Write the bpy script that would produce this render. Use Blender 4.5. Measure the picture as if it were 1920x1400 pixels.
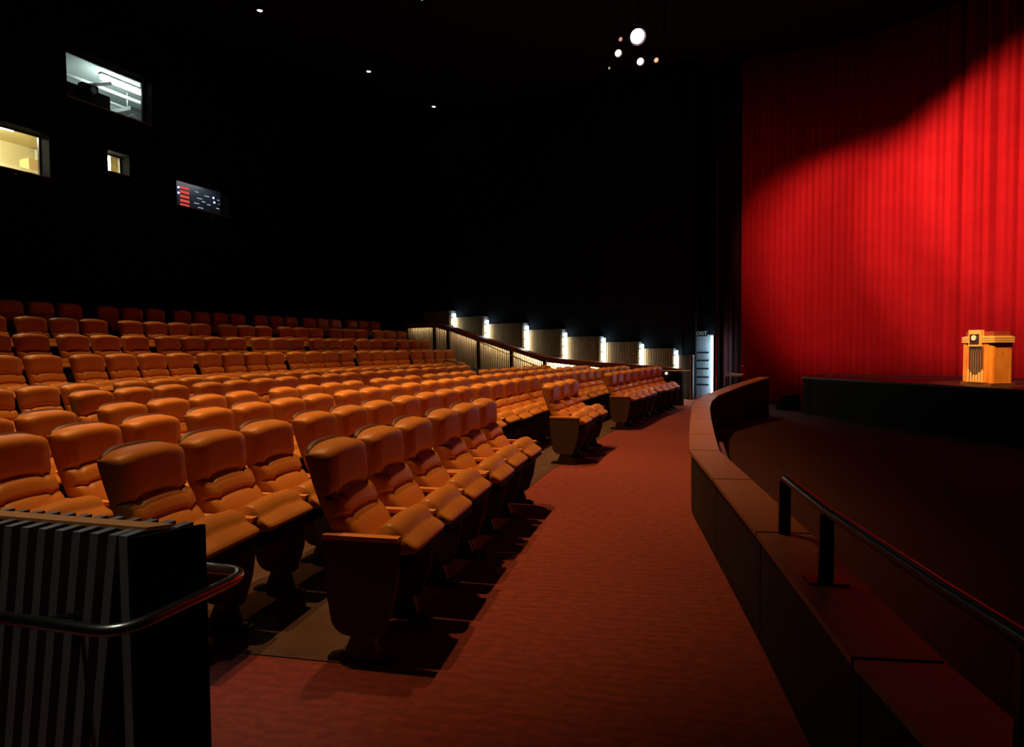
import bpy, bmesh, math, random
from mathutils import Vector, Matrix
random.seed(7)
PI = math.pi
for o in list(bpy.data.objects): bpy.data.objects.remove(o)
S = bpy.context.scene
COL = S.collection

# ------------------------------------------------------------------ camera
CAMH = 1.58
PT, RO, F = 0.0399, 0.0080, 1200.0
cd = bpy.data.cameras.new('camera'); cam = bpy.data.objects.new('camera', cd); COL.objects.link(cam)
c_, s_ = math.cos(RO), math.sin(RO); cp, sp = math.cos(PT), math.sin(PT)
right = Vector((c_, -s_*sp, -s_*cp)); down = Vector((-s_, -c_*sp, -c_*cp)); fwd = right.cross(down) * 1
fwd = Vector((0, cp, -sp))
M = Matrix((( right.x, -down.x, -fwd.x, 0), (right.y, -down.y, -fwd.y, 0), (right.z, -down.z, -fwd.z, CAMH), (0, 0, 0, 1)))
cam.matrix_world = M
cd.sensor_width = 36; cd.lens = 36*F/1920; cd.clip_start = .05; cd.clip_end = 200
S.camera = cam
# ------------------------------------------------------------------ view / world
S.view_settings.view_transform = 'Standard'; S.view_settings.look = 'None'
S.view_settings.exposure = 0; S.view_settings.gamma = 1; S.view_settings.use_curve_mapping = False
W = bpy.data.worlds.new('world'); S.world = W; W.use_nodes = True
W.node_tree.nodes['Background'].inputs[0].default_value = (1, .45, .3, 1)
W.node_tree.nodes['Background'].inputs[1].default_value = 0.0004

# seating geometry: rows are arcs about CX,CY
CX, CY = 47.086, -6.823
def pol(R, a):                       # a in radians
    return Vector((CX - R*math.cos(a), CY + R*math.sin(a)))
AE = math.radians(29.3)              # far end line of the seating
RD = Vector((-math.cos(AE), math.sin(AE))); NN = Vector((math.sin(AE), math.cos(AE)))
def side(R, off):                    # plan point: distance R along the end line, off metres beyond it
    return Vector((CX, CY)) + RD*R + NN*off

# ------------------------------------------------------------------ lights
def spot(name, loc, target, energy, color, size=80, blend=.5, radius=.08):
    l = bpy.data.lights.new(name, 'SPOT'); l.energy = energy; l.color = color
    l.spot_size = math.radians(size); l.spot_blend = blend; l.shadow_soft_size = radius
    o = bpy.data.objects.new(name, l); COL.objects.link(o); o.location = loc
    d = Vector(target) - Vector(loc); o.rotation_euler = d.to_track_quat('-Z', 'Y').to_euler()
    return o
CEIL = 10.1
WARM = (1.0, .50, .17)
HOUSE = [(-6.19, 16.24), (-4.28, 19.78), (-2.65, 22.65)]
# three lines of downlights following the rows: (radius, angles in degrees, watts, beam angle)
for R_, angs, pw, bm_ in ((58.0, (16.4, 19.9, 23.4, 27.0), 950, 40), (54.2, (14.6, 17.6, 20.9, 24.6, 28.0), 1150, 46), (50.9, (15.9, 18.8, 21.9, 25.3, 28.4), 1650, 52)):
    for a_ in angs:
        p_ = pol(R_, math.radians(a_)); q_ = pol(R_-(2.7 if R_ > 57 else 1.3), math.radians(a_))
        spot('house_light', (p_.x, p_.y, CEIL-.12), (q_.x, q_.y, 0), pw*(.5 if a_ > 25.1 else 1.15 if a_ < 21.5 else .85), WARM, bm_, .75, .07)
for R_, a_, pw in ((51.6, 12.7, 1150), (54.6, 12.9, 700)):
    p_ = pol(R_, math.radians(a_)); q_ = pol(R_-1.5, math.radians(a_+.3))
    spot('house_light', (p_.x, p_.y, CEIL-.12), (q_.x, q_.y, 0), pw, WARM, 34, .8, .07)
# curtain wash from the stage lantern cluster
for (lx, ly), tgt, e, sz in [((2.9, 14.6), (9.45, 18.0, 4.0), 760, 46), ((3.4, 15.6), (10.4, 17.0, 3.7), 1050, 55), ((3.4, 15.2), (11.7, 15.2, 4.6), 1600, 50),
                         ((3.8, 14.6), (12.3, 14.4, 5.6), 1500, 46), ((3.8, 14.0), (13.2, 12.4, 4.5), 500, 44)]:
    spot('curtain_light', (lx, ly, 8.3), tgt, e, (1, .86, .74), sz, .5, .1)
spot('lectern_light', (4.6, 8.5, 8.6), (9.2, 12.4, 1.3), 8200, (1, .52, .17), 13, .5, .05)
spot('cool_fill_light', (-2.2, .5, 9.7), (-1.75, 1.9, .8), 560, (.88, 1.0, .95), 17, .8, .15)  # added unseen spot, cool fill over the divider and near seats

# ------------------------------------------------------------------ materials
def mat(name, col, rough=.6, metal=0, noise=None, bump=0, bscale=40, spec=.5, coat=0, emit=None, estr=0, col2=None, scale3=None):
    m = bpy.data.materials.new(name); m.use_nodes = True; nt = m.node_tree; b = nt.nodes['Principled BSDF']
    b.inputs['Base Color'].default_value = (*col, 1); b.inputs['Roughness'].default_value = rough
    b.inputs['Metallic'].default_value = metal; b.inputs['Specular IOR Level'].default_value = spec
    b.inputs['Coat Weight'].default_value = coat
    if emit: b.inputs['Emission Color'].default_value = (*emit, 1); b.inputs['Emission Strength'].default_value = estr
    tc = nt.nodes.new('ShaderNodeTexCoord'); src = tc.outputs['Object']
    if scale3:
        mp = nt.nodes.new('ShaderNodeMapping'); mp.inputs['Scale'].default_value = scale3
        nt.links.new(src, mp.inputs['Vector']); src = mp.outputs['Vector']
    if col2 is not None:
        n = nt.nodes.new('ShaderNodeTexNoise'); n.inputs['Scale'].default_value = noise or 8; n.inputs['Detail'].default_value = 6
        nt.links.new(src, n.inputs['Vector'])
        r = nt.nodes.new('ShaderNodeValToRGB'); r.color_ramp.elements[0].position = .35; r.color_ramp.elements[1].position = .68
        r.color_ramp.elements[0].color = (*col, 1); r.color_ramp.elements[1].color = (*col2, 1)
        nt.links.new(n.outputs['Fac'], r.inputs['Fac']); nt.links.new(r.outputs['Color'], b.inputs['Base Color'])
    if bump:
        n2 = nt.nodes.new('ShaderNodeTexNoise'); n2.inputs['Scale'].default_value = bscale; n2.inputs['Detail'].default_value = 4
        nt.links.new(src, n2.inputs['Vector'])
        bp = nt.nodes.new('ShaderNodeBump'); bp.inputs['Strength'].default_value = bump; bp.inputs['Distance'].default_value = .01
        nt.links.new(n2.outputs['Fac'], bp.inputs['Height']); nt.links.new(bp.outputs['Normal'], b.inputs['Normal'])
    return m
def emis(name, col, strength):
    m = bpy.data.materials.new(name); m.use_nodes = True; nt = m.node_tree; nt.nodes.clear()
    e = nt.nodes.new('ShaderNodeEmission'); e.inputs[0].default_value = (*col, 1); e.inputs[1].default_value = strength
    o = nt.nodes.new('ShaderNodeOutputMaterial'); nt.links.new(e.outputs[0], o.inputs[0]); return m
LEATHER = mat('leather', (.60, .232, .044), .42, noise=3, col2=(.68, .272, .055), bump=.08, bscale=120, spec=.38)
SHELL = mat('seat_shell', (.16, .065, .05), .42)
BLACK = mat('black_plastic', (.012, .011, .011), .5, spec=.06)
FELT = mat('side_panel_fabric', (.085, .05, .035), .85, noise=60, col2=(.11, .065, .045), bump=.3, bscale=300)
ARMW = mat('armrest_wood', (.80, .34, .11), .5, spec=.25, noise=6, col2=(.86, .39, .14), scale3=(2, 14, 14))
STEEL = mat('dark_steel', (.10, .095, .09), .3, metal=.9)
DARKSTEEL = mat('black_painted_steel', (.02, .018, .018), .35, metal=.3)
BRASS = mat('rail_metal', (.55, .47, .38), .28, metal=1)
WALLBLK = mat('black_wall', (.010, .010, .010), .9, spec=.06)
CONC = mat('concrete', (.075, .043, .032), .8, spec=.15, noise=4, col2=(.105, .062, .047), bump=.25, bscale=60)
RISER = mat('tier_riser', (.06, .045, .04), .8)
CAPW = mat('cap_wood', (.32, .13, .05), .5, spec=.18, noise=5, col2=(.36, .15, .06), scale3=(3, 3, 3))
PANEL = mat('barrier_panel', (.022, .020, .015), .7, spec=.15, noise=10, col2=(.03, .026, .02))
SLATW = mat('divider_slat_wood', (.20, .155, .135), .55, noise=6, col2=(.25, .195, .17), scale3=(6, 6, 1))
STRIPW = mat('divider_strip_wood', (.78, .27, .07), .65, noise=6, col2=(.84, .31, .085), scale3=(3, 3, 3), spec=.15)
SLATL = mat('wall_slat_wood', (.17, .12, .075), .6, noise=4, col2=(.22, .155, .095), scale3=(8, 8, 1), spec=.2)
SLATB = mat('wall_slat_backing', (.035, .027, .02), .9, spec=.1)
RAILW = mat('handrail_wood', (.20, .06, .028), .4)
STAGEM = mat('stage_black', (.006, .005, .005), .7, spec=.06)
STAGETOP = mat('stage_floor', (.012, .010, .012), .45, spec=.25)
LECTW = mat('lectern_wood', (.85, .36, .06), .35, noise=3, col2=(.66, .22, .03), scale3=(3, 3, 1), coat=.3)
LECTL = mat('lectern_light_wood', (.88, .55, .22), .4)
WHITEP = mat('white_paint', (.7, .72, .7), .6)
GREYP = mat('grey_paint', (.35, .36, .36), .6)
# carpet: woven red and brown loops
def carpet(name, c1, c2, scale):
    m = mat(name, c1, .95, spec=.1); nt = m.node_tree; b = nt.nodes['Principled BSDF']
    tc = nt.nodes.new('ShaderNodeTexCoord'); mp = nt.nodes.new('ShaderNodeMapping'); mp.inputs['Rotation'].default_value = (0, 0, .35)
    mp.inputs['Scale'].default_value = (scale, scale*1.8, 1); nt.links.new(tc.outputs['Object'], mp.inputs['Vector'])
    n = nt.nodes.new('ShaderNodeTexNoise'); n.inputs['Scale'].default_value = 1; n.inputs['Detail'].default_value = 5; n.inputs['Roughness'].default_value = .7
    nt.links.new(mp.outputs['Vector'], n.inputs['Vector'])
    w = nt.nodes.new('ShaderNodeTexWave'); w.wave_type = 'BANDS'; w.bands_direction = 'Y'; w.inputs['Scale'].default_value = .22
    w.inputs['Distortion'].default_value = 5; w.inputs['Detail'].default_value = 3; w.inputs['Detail Scale'].default_value = .8
    nt.links.new(mp.outputs['Vector'], w.inputs['Vector'])
    mx = nt.nodes.new('ShaderNodeMath'); mx.operation = 'MULTIPLY_ADD'; mx.inputs[1].default_value = .08
    nt.links.new(w.outputs['Fac'], mx.inputs[0]); nt.links.new(n.outputs['Fac'], mx.inputs[2])
    r = nt.nodes.new('ShaderNodeValToRGB'); r.color_ramp.elements[0].position = .42; r.color_ramp.elements[1].position = .72
    r.color_ramp.elements[0].color = (*c2, 1); r.color_ramp.elements[1].color = (*c1, 1)
    nt.links.new(mx.outputs[0], r.inputs['Fac']); nt.links.new(r.outputs['Color'], b.inputs['Base Color'])
    bp = nt.nodes.new('ShaderNodeBump'); bp.inputs['Strength'].default_value = .5; bp.inputs['Distance'].default_value = .01
    nt.links.new(mx.outputs[0], bp.inputs['Height']); nt.links.new(bp.outputs['Normal'], b.inputs['Normal'])
    return m
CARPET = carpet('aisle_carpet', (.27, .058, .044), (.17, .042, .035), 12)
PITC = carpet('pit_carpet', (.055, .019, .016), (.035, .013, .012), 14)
# curtain cloth
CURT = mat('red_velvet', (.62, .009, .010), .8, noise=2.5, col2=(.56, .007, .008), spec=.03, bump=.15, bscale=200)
CURT.node_tree.nodes['Principled BSDF'].inputs['Sheen Weight'].default_value = .12
CURT.node_tree.nodes['Principled BSDF'].inputs['Sheen Tint'].default_value = (1, .1, .08, 1)
GLASS = bpy.data.materials.new('window_glass'); GLASS.use_nodes = True
nt = GLASS.node_tree; nt.nodes.clear()
g1 = nt.nodes.new('ShaderNodeBsdfTransparent'); g2 = nt.nodes.new('ShaderNodeBsdfGlossy'); g2.inputs['Roughness'].default_value = .03
mx = nt.nodes.new('ShaderNodeMixShader'); mx.inputs[0].default_value = .06; oo = nt.nodes.new('ShaderNodeOutputMaterial')
nt.links.new(g1.outputs[0], mx.inputs[1]); nt.links.new(g2.outputs[0], mx.inputs[2]); nt.links.new(mx.outputs[0], oo.inputs[0])

# ------------------------------------------------------------------ mesh helpers
def link(name, me, parent=None):
    o = bpy.data.objects.new(name, me); COL.objects.link(o)
    if parent is not None: o.parent = parent
    return o
def finish(bm, name, m, smooth=False, bevel=0, seg=2):
    if bevel:
        es = [e for e in bm.edges if len(e.link_faces) == 2 and e.calc_face_angle(0) > .5]
        bmesh.ops.bevel(bm, geom=es, offset=bevel, segments=seg, affect='EDGES', profile=.6)
    bmesh.ops.recalc_face_normals(bm, faces=bm.faces)
    me = bpy.data.meshes.new(name); bm.to_mesh(me); bm.free()
    ms = m if isinstance(m, (list, tuple)) else [m]
    for q in ms: me.materials.append(q)
    if smooth:
        for p in me.polygons: p.use_smooth = True
    return me
def box(bm, x0, x1, y0, y1, z0, z1, mtx=None, mi=0):
    vs = [bm.verts.new((x, y, z)) for z in (z0, z1) for y in (y0, y1) for x in (x0, x1)]
    if mtx is not None:
        for v in vs: v.co = mtx @ v.co
    for f in ((0, 2, 3, 1), (4, 5, 7, 6), (0, 1, 5, 4), (2, 6, 7, 3), (0, 4, 6, 2), (1, 3, 7, 5)):
        bm.faces.new([vs[i] for i in f]).material_index = mi
    return vs
def prism(bm, pts, z0, z1, mi=0):     # plan polygon extruded
    a = [bm.verts.new((p[0], p[1], z0)) for p in pts]; b = [bm.verts.new((p[0], p[1], z1)) for p in pts]; n = len(pts)
    bm.faces.new(a[::-1]).material_index = mi; bm.faces.new(b).material_index = mi
    for i in range(n): bm.faces.new((a[i], a[(i+1) % n], b[(i+1) % n], b[i])).material_index = mi
def prism_xz(bm, pts, y0, y1, mi=0):
    a = [bm.verts.new((p[0], y0, p[1])) for p in pts]; b = [bm.verts.new((p[0], y1, p[1])) for p in pts]; n = len(pts)
    bm.faces.new(a).material_index = mi; bm.faces.new(b[::-1]).material_index = mi
    for i in range(n): bm.faces.new((a[i], b[i], b[(i+1) % n], a[(i+1) % n])).material_index = mi
def tube(bm, pts, r, seg=12, caps=True):
    pts = [Vector(p) for p in pts]; rings = []
    up = Vector((0, 0, 1))
    for i, p in enumerate(pts):
        t = (pts[min(i+1, len(pts)-1)] - pts[max(i-1, 0)]).normalized()
        ref = up if abs(t.z) < .9 else Vector((1, 0, 0))
        u = t.cross(ref).normalized(); v = u.cross(t)
        rr = r[i] if isinstance(r, (list, tuple)) else r
        rings.append([bm.verts.new(p + (u*math.cos(2*PI*k/seg) + v*math.sin(2*PI*k/seg))*rr) for k in range(seg)])
    for A, B in zip(rings, rings[1:]):
        for k in range(seg): bm.faces.new((A[k], A[(k+1) % seg], B[(k+1) % seg], B[k]))
    if caps: bm.faces.new(rings[0][::-1]); bm.faces.new(rings[-1])
def round_path(pts, rad, n=7):
    pts = [Vector(p) for p in pts]; out = [pts[0]]
    for i in range(1, len(pts)-1):
        a = (pts[i-1]-pts[i]).normalized(); b = (pts[i+1]-pts[i]).normalized()
        p0 = pts[i]+a*rad; p2 = pts[i]+b*rad
        for k in range(n+1):
            t = k/n; out.append(p0*(1-t)**2 + pts[i]*2*t*(1-t) + p2*t*t)
    out.append(pts[-1]); return out
def empty(name, loc=(0, 0, 0), rz=0):
    o = bpy.data.objects.new(name, None); o.empty_display_size = .1; COL.objects.link(o); o.location = loc; o.rotation_euler = (0, 0, rz); return o
def tag(o, label=None, cat=None, group=None, kind=None):
    if label: o['label'] = label
    if cat: o['category'] = cat
    if group: o['group'] = group
    if kind: o['kind'] = kind
    return o
def struct(name, me): return tag(link(name, me), kind='structure')
def nb(): return bmesh.new()

# ================================================================== SETTING
# barrier line (inner edge, audience side) with the height of its cap
BL = [(.80, -2.2, .61), (.845, -.80, .61), (.93, .58, .61), (1.05, 1.95, .61), (1.27, 3.31, .61), (1.47, 4.66, .61), (1.66, 5.98, .61),
      (1.97, 7.10, .61), (2.40, 8.60, .61), (2.86, 10.15, .61), (3.30, 11.45, .61), (3.86, 12.80, .61), (4.85, 14.15, .72), (5.95, 15.40, .84)]
PZ = -.12
bm = nb()
pts = [(p[0]+.14, p[1]) for p in BL] + [(6.7, 20.3), (6.4, 23.5), (-16, 29), (-16, -6), (.8, -6)]
prism(bm, pts, -.30, 0.0); struct('floor', finish(bm, 'aisle_floor', CARPET))
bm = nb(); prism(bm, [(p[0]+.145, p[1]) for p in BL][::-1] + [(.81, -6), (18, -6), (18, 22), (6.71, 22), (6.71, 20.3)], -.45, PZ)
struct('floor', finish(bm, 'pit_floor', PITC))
def ring(bm, R0, R1, a0, a1, z0, z1, n=48, mi=0):
    a0, a1 = math.radians(a0), math.radians(a1)
    P = [pol(R0, a0+(a1-a0)*i/n) for i in range(n+1)]; Q = [pol(R1, a0+(a1-a0)*i/n) for i in range(n+1)]
    v = [[bm.verts.new((p.x, p.y, z)) for p in L] for L, z in ((P, z0), (Q, z0), (P, z1), (Q, z1))]
    for i in range(n):
        for A, B in ((0, 1), (1, 3), (3, 2), (2, 0)):
            f = bm.faces.new((v[A][i], v[B][i], v[B][i+1], v[A][i+1])); f.material_index = mi
    for i in (0, n): bm.faces.new((v[0][i], v[1][i], v[3][i], v[2][i])).material_index = mi
bm = nb(); ring(bm, 48.95, 53.1, 11.76, 29.25, -.05, .006); struct('floor', finish(bm, 'seating_floor', CONC))
TIERS = [(53.0, 54.28, .066), (54.28, 55.04, .08), (55.04, 55.98, .462), (55.98, 57.18, .773), (57.18, 58.45, 1.094), (58.45, 61.6, 1.45)]
for R0, R1, z in TIERS:
    bm = nb(); ring(bm, R0, R1, 12.0, 29.25, -.02, z); ring(bm, R0-.012, R0+.05, 12.0, 29.25, z-.03, z+.004)
    struct('floor', finish(bm, 'seating_tier', CONC))
bm = nb(); box(bm, -17, 19, -7, 31, CEIL, CEIL+.2); struct('ceiling', finish(bm, 'ceiling', WALLBLK))

# rear wall with projection booth windows (local: x along the wall, y through it away from the room)
wa = math.radians(22); wo = pol(61.4, wa)
wall = empty('x'); bpy.data.objects.remove(wall)
WM = Matrix.Translation((wo.x, wo.y, 0)) @ Matrix.Rotation(PI/2 - wa, 4, 'Z')   # x = tangent, y = away from the room
holes = [(-1.15, 1.06, 7.52, 8.70), (-3.3, -1.60, 5.52, 6.49), (-.21, .36, 6.03, 6.54), (1.75, 3.60, 5.60, 6.40)]
bm = nb()
xs = sorted({-12., 7.3} | {h[0] for h in holes} | {h[1] for h in holes}); zs = sorted({0., CEIL} | {h[2] for h in holes} | {h[3] for h in holes})
for i in range(len(xs)-1):
    for j in range(len(zs)-1):
        mx_, mz_ = (xs[i]+xs[i+1])/2, (zs[j]+zs[j+1])/2
        if any(h[0] < mx_ < h[1] and h[2] < mz_ < h[3] for h in holes): continue
        box(bm, xs[i], xs[i+1], 0, .38, zs[j], zs[j+1], WM)
bmesh.ops.remove_doubles(bm, verts=bm.verts, dist=.0005)
struct('wall_rear', finish(bm, 'wall_rear', WALLBLK))
# far end walls (black, above and beyond the ramp) and the remaining room shell
def wallseg(bm, p, q, z0, z1, th=.2):
    p, q = Vector(p[:2]), Vector(q[:2]); d = (q-p).normalized(); n = Vector((-d.y, d.x))*th
    prism(bm, [p, q, q+n, p+n], z0, z1)
bm = nb(); wallseg(bm, side(47.9, 4.6), side(60.6, 4.6), 0, CEIL); struct('wall_far', finish(bm, 'wall_far', WALLBLK))
bm = nb(); wallseg(bm, (WM @ Vector((7.3, 0, 0))), side(60.6, 4.8), 0, CEIL, .25); struct('wall_rear', finish(bm, 'wall_rear_corner', WALLBLK))
bm = nb(); wallseg(bm, (-16, -6), (18, -6), -.4, CEIL, -.2); struct('wall_near', finish(bm, 'wall_near', WALLBLK))
bm = nb(); wallseg(bm, (-16, -6), (WM @ Vector((-12, 0, 0))), 0, CEIL, .2); struct('wall_left', finish(bm, 'wall_left', WALLBLK))
bm = nb(); wallseg(bm, (18, -6), (18, 24), -.4, CEIL, -.2); wallseg(bm, (6.9, 24), (18, 24), -.4, CEIL, .2); struct('wall_right', finish(bm, 'wall_right', WALLBLK))

# ---- booth windows: reveal frame, glass and the lit room behind each
def booth(idx, h, depth, wallm, lamp):
    x0, x1, z0, z1 = h
    r = empty('window_%d' % idx); tag(r, kind='structure'); r.matrix_world = WM
    bm = nb(); t = .035
    for a, b, c, d in ((x0, x0+t, z0, z1), (x1-t, x1, z0, z1), (x0+t, x1-t, z0, z0+t), (x0+t, x1-t, z1-t, z1)):
        box(bm, a, b, .30, .36, c, d)
    link('window_frame', finish(bm, 'window_frame', DARKSTEEL), r)
    bm = nb(); box(bm, x0-.002, x1+.002, -.012, .30, z0-.012, z0+.008); link('window_sill', finish(bm, 'window_sill', WHITEP), r)
    bm = nb(); box(bm, x0+t, x1-t, .325, .331, z0+t, z1-t); link('window_pane', finish(bm, 'window_pane', GLASS), r)
    return r
def rm_box(name, x0, x1, y0, y1, z0, z1, m):
    t = .05
    for b in ((x0-t, x1+t, y0, y1, z0-t, z0), (x0-t, x1+t, y0, y1, z1, z1+t), (x0-t, x0, y0, y1, z0, z1), (x1, x1+t, y0, y1, z0, z1), (x0-t, x1+t, y1, y1+t, z0-t, z1+t)):
        bm = nb(); box(bm, *b, WM); struct(name, finish(bm, 'booth_room', m))
for i, h in enumerate(holes): booth(i+1, h, 2, WHITEP, 1)
rm_box('wall_booth', -2.0, 4.3, .38, 3.6, 7.0, 9.15, mat('booth_wall', (.50, .54, .53), .8))
rm_box('wall_booth', -4.2, 1.2, .38, 2.8, 5.1, 6.9, mat('booth_wall_cream', (.75, .66, .36), .8))
rm_box('wall_booth', 1.3, 5.7, .38, 2.8, 5.1, 6.9, mat('booth_wall_dark', (.05, .06, .08), .7))
TUBE = emis('fluorescent', (.80, 1, .93), 70); TUBEY = emis('fluorescent_warm', (1, .95, .6), 60)
def wpt(x, y, z): return WM @ Vector((x, y, z))
def wobj(name, bm, m, label, cat, group=None, parent=None, **k):
    me = finish(bm, name, m, **k); o = link(name, me, parent)
    if parent is None: o.matrix_world = WM; tag(o, label, cat, group)
    return o
# window 1 interior
o = empty('fluorescent_lamp'); o.matrix_world = WM; tag(o, 'long bright fluorescent tube lamp hanging in the top left booth window', 'lamp')
bm = nb(); box(bm, .64, 2.06, 1.30, 1.42, 8.92, 8.98); link('lamp_housing', finish(bm, 'lamp_housing', WHITEP), o)
bm = nb(); tube(bm, [(.68, 1.36, 8.86), (2.02, 1.36, 8.86)], .065); link('lamp_tube', finish(bm, 'lamp_tube', TUBE), o)
bm = nb(); tube(bm, [(-1.7, 1.9, 8.80), (4.2, 1.9, 8.80)], .05); tube(bm, [(-1.7, 2.3, 8.66), (4.2, 2.3, 8.66)], .03)
wobj('ceiling_pipe', bm, GREYP, 'pair of grey ceiling pipes running behind the fluorescent tube', 'pipes')
bm = nb(); box(bm, 1.3, 3.6, 1.1, 3.2, 8.18, 8.28); wobj('duct', bm, GREYP, 'wide flat grey duct inside the top left booth window', 'duct')
bm = nb(); tube(bm, [(2.2, 2.4, 8.28), (2.2, 2.4, 9.15)], .02); tube(bm, [(2.5, 1.6, 8.28), (2.5, 1.6, 9.15)], .02)
wobj('hanger_rod', bm, WHITEP, 'thin pale rods the grey duct hangs from in the booth', 'rods')
bm = nb(); box(bm, -1.0, .45, .75, 1.4, 7.55, 8.16); box(bm, -.35, .05, .62, .80, 7.92, 8.24)
pr = wobj('film_projector', bm, BLACK, 'black projector body at the left of the top booth window', 'projector', bevel=.03)
bm = nb(); tube(bm, [(-.15, .50, 8.07), (-.15, .64, 8.07)], .085); wobj('lens', bm, STEEL, '', '', parent=pr)
bm = nb(); tube(bm, [(.15, 1.2, 8.42), (.85, 1.25, 8.74)], .05); tube(bm, [(.25, 1.0, 8.16), (.25, 1.0, 8.46)], .05)
wobj('bracket_arm', bm, WHITEP, 'pale bracket arm above the black booth projector', 'bracket')
bm = nb(); tube(bm, [(.90+.05*i, .7, 7.78+.12*math.sin(i*.5)) for i in range(12)], .015); wobj('cable', bm, WHITEP, 'looped white cable at lower right of the top booth window', 'cable')
# window 2 interior (left edge of frame)
o = empty('fluorescent_lamp'); o.matrix_world = WM; tag(o, 'warm tube lamp lighting the cream booth at the left edge', 'lamp')
bm = nb(); box(bm, -3.4, -1.5, 1.2, 1.32, 6.80, 6.86); link('lamp_housing', finish(bm, 'lamp_housing', WHITEP), o)
bm = nb(); tube(bm, [(-3.3, 1.26, 6.75), (-1.6, 1.26, 6.75)], .035); link('lamp_tube', finish(bm, 'lamp_tube', emis('fluorescent_cream', (1, .97, .72), 160)), o)
bm = nb(); box(bm, -2.6, -.27, 1.5, 2.2, 5.11, 6.00); wobj('equipment_cabinet', bm, mat('cream_metal', (.8, .72, .45), .5), 'cream cabinet inside the lit booth window at the left edge', 'cabinet', bevel=.02)
bm = nb(); box(bm, -1.10, -.80, 1.55, 1.9, 6.002, 6.28); wobj('cardboard_box', bm, mat('cardboard', (.62, .42, .2), .8), 'small tan box standing on the cream booth cabinet', 'box', bevel=.01)
bm = nb(); box(bm, -.25, .10, 2.3, 2.7, 5.11, 6.85); wobj('equipment_rack', bm, WHITEP, 'white upright rack in the back of the cream booth', 'rack', bevel=.02)
# window 3 interior
o = empty('fluorescent_lamp'); o.matrix_world = WM; tag(o, 'small lamp glowing behind the smallest square booth port', 'lamp')
bm = nb(); box(bm, .1, .42, .76, .80, 6.1, 6.75); link('lamp_housing', finish(bm, 'lamp_housing', WHITEP), o)
bm = nb(); tube(bm, [(.22, .66, 6.16), (.22, .66, 6.56)], .05); link('lamp_tube', finish(bm, 'lamp_tube', TUBEY), o)
# window 4 interior: rack with red and white indicator lights
o = empty('equipment_rack'); o.matrix_world = WM; tag(o, 'black equipment rack with red and white indicator lights in the lowest booth window', 'rack')
bm = nb(); box(bm, 1.7, 5.2, 1.3, 1.9, 5.11, 6.7); link('rack_cabinet', finish(bm, 'rack_cabinet', mat('rack_blue', (.05, .065, .10), .4)), o)
bm = nb()
for j in range(5): box(bm, 2.98, 3.30, 1.285, 1.30, 5.93+j*.13, 6.01+j*.13)
link('red_indicator', finish(bm, 'red_indicator', emis('red_leds', (1, .12, .10), .7)), o)['label'] = 'stack of glowing red indicator strips'
bm = nb()
for j, (x, z) in enumerate([(2.65, 6.2), (2.72, 6.02), (2.9, 5.95), (3.0, 6.15), (3.1, 5.9), (2.6, 5.85), (3.5, 6.12), (3.55, 6.0), (3.45, 5.85), (2.75, 5.74)]):
    box(bm, x+.88, x+.88+.12*(1+j % 2*.5), 1.285, 1.30, z+.26, z+.28)
link('white_indicator', finish(bm, 'white_indicator', emis('white_leds', (.8, .9, 1), .6)), o)['label'] = 'scattered white indicator dashes'
bm = nb()
for x, z in ((4.20, 6.40), (4.23, 6.26), (2.90, 6.44), (2.90, 6.28)): box(bm, x, x+.05, 1.28, 1.30, z, z+.05)
link('blue_indicator', finish(bm, 'blue_indicator', emis('blue_leds', (.35, .35, 1), 5)), o)
o = empty('fluorescent_lamp'); o.matrix_world = WM; tag(o, 'short tube lamp above the equipment rack in the lowest booth window', 'lamp')
bm = nb(); box(bm, 2.4, 4.2, .85, .93, 6.80, 6.86); link('lamp_housing', finish(bm, 'lamp_housing', WHITEP), o)
bm = nb(); tube(bm, [(2.5, .89, 6.76), (4.1, .89, 6.76)], .025); link('lamp_tube', finish(bm, 'lamp_tube', emis('fluorescent_dim', (.9, 1, .9), 14)), o)
# small black hooks/port lamps under the ports
for (x, z, l) in ((2.9, 5.50, 'small pale sensor on the wall just under the lowest booth window'), (-2.35, 5.42, 'small pale sensor on the wall under the left edge booth window')):
    bm = nb(); tube(bm, [(x, -.001, z), (x, -.05, z)], .035); wobj('wall_sensor', bm, GREYP, l, 'sensor', 'sensors under the booth windows', bevel=.006)

# ================================================================== SIDE RAMP: slatted wall, lamps, partition, rails
def slat_wall(p, q, z0, z1a, z1b, pitch=.062, w=.032, d=.035):   # ribs on a backing, front face on the line p-q (towards camera)
    p, q = Vector(p), Vector(q); L = (q-p).length; t = (q-p)/L; n = Vector((t.y, -t.x))
    if n.dot(-NN) < 0: n = -n
    bm = nb(); prism(bm, [p, q, q-n*.05, p-n*.05], z0, min(z1a, z1b), 1)
    k = int(L/pitch)
    for i in range(k):
        s = (i+.5)*pitch; z1 = z1a + (z1b-z1a)*s/L; a = p+t*(s-w/2); b = p+t*(s+w/2)
        prism(bm, [a, b, b+n*d, a+n*d], z0, z1, 0)
        if max(z1a, z1b) - min(z1a, z1b) > .01: prism(bm, [a-t*.012, b+t*.012, b+t*.012-n*.05, a-t*.012-n*.05], z0, z1, 1)
    return finish(bm, 'slatted_panel', [SLATL, SLATB])
SLOT_R = [59.1, 57.68, 56.28, 54.69, 53.26, 51.91, 50.65, 49.58, 49.02]
SLOT_Z = [2.95, 2.71, 2.43, 2.19, 1.93, 1.74, 1.53, 1.33, 1.33]
places = ['highest and leftmost', 'second from the top of the ramp', 'third from the top of the ramp', 'middle', 'third from the bottom of the ramp', 'second from the bottom of the ramp', 'lowest and rightmost']
TW = emis('ramp_tube_white', (1, .93, .62), 30); TB = emis('ramp_tube_blue', (.35, .68, 1), 30)
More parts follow.
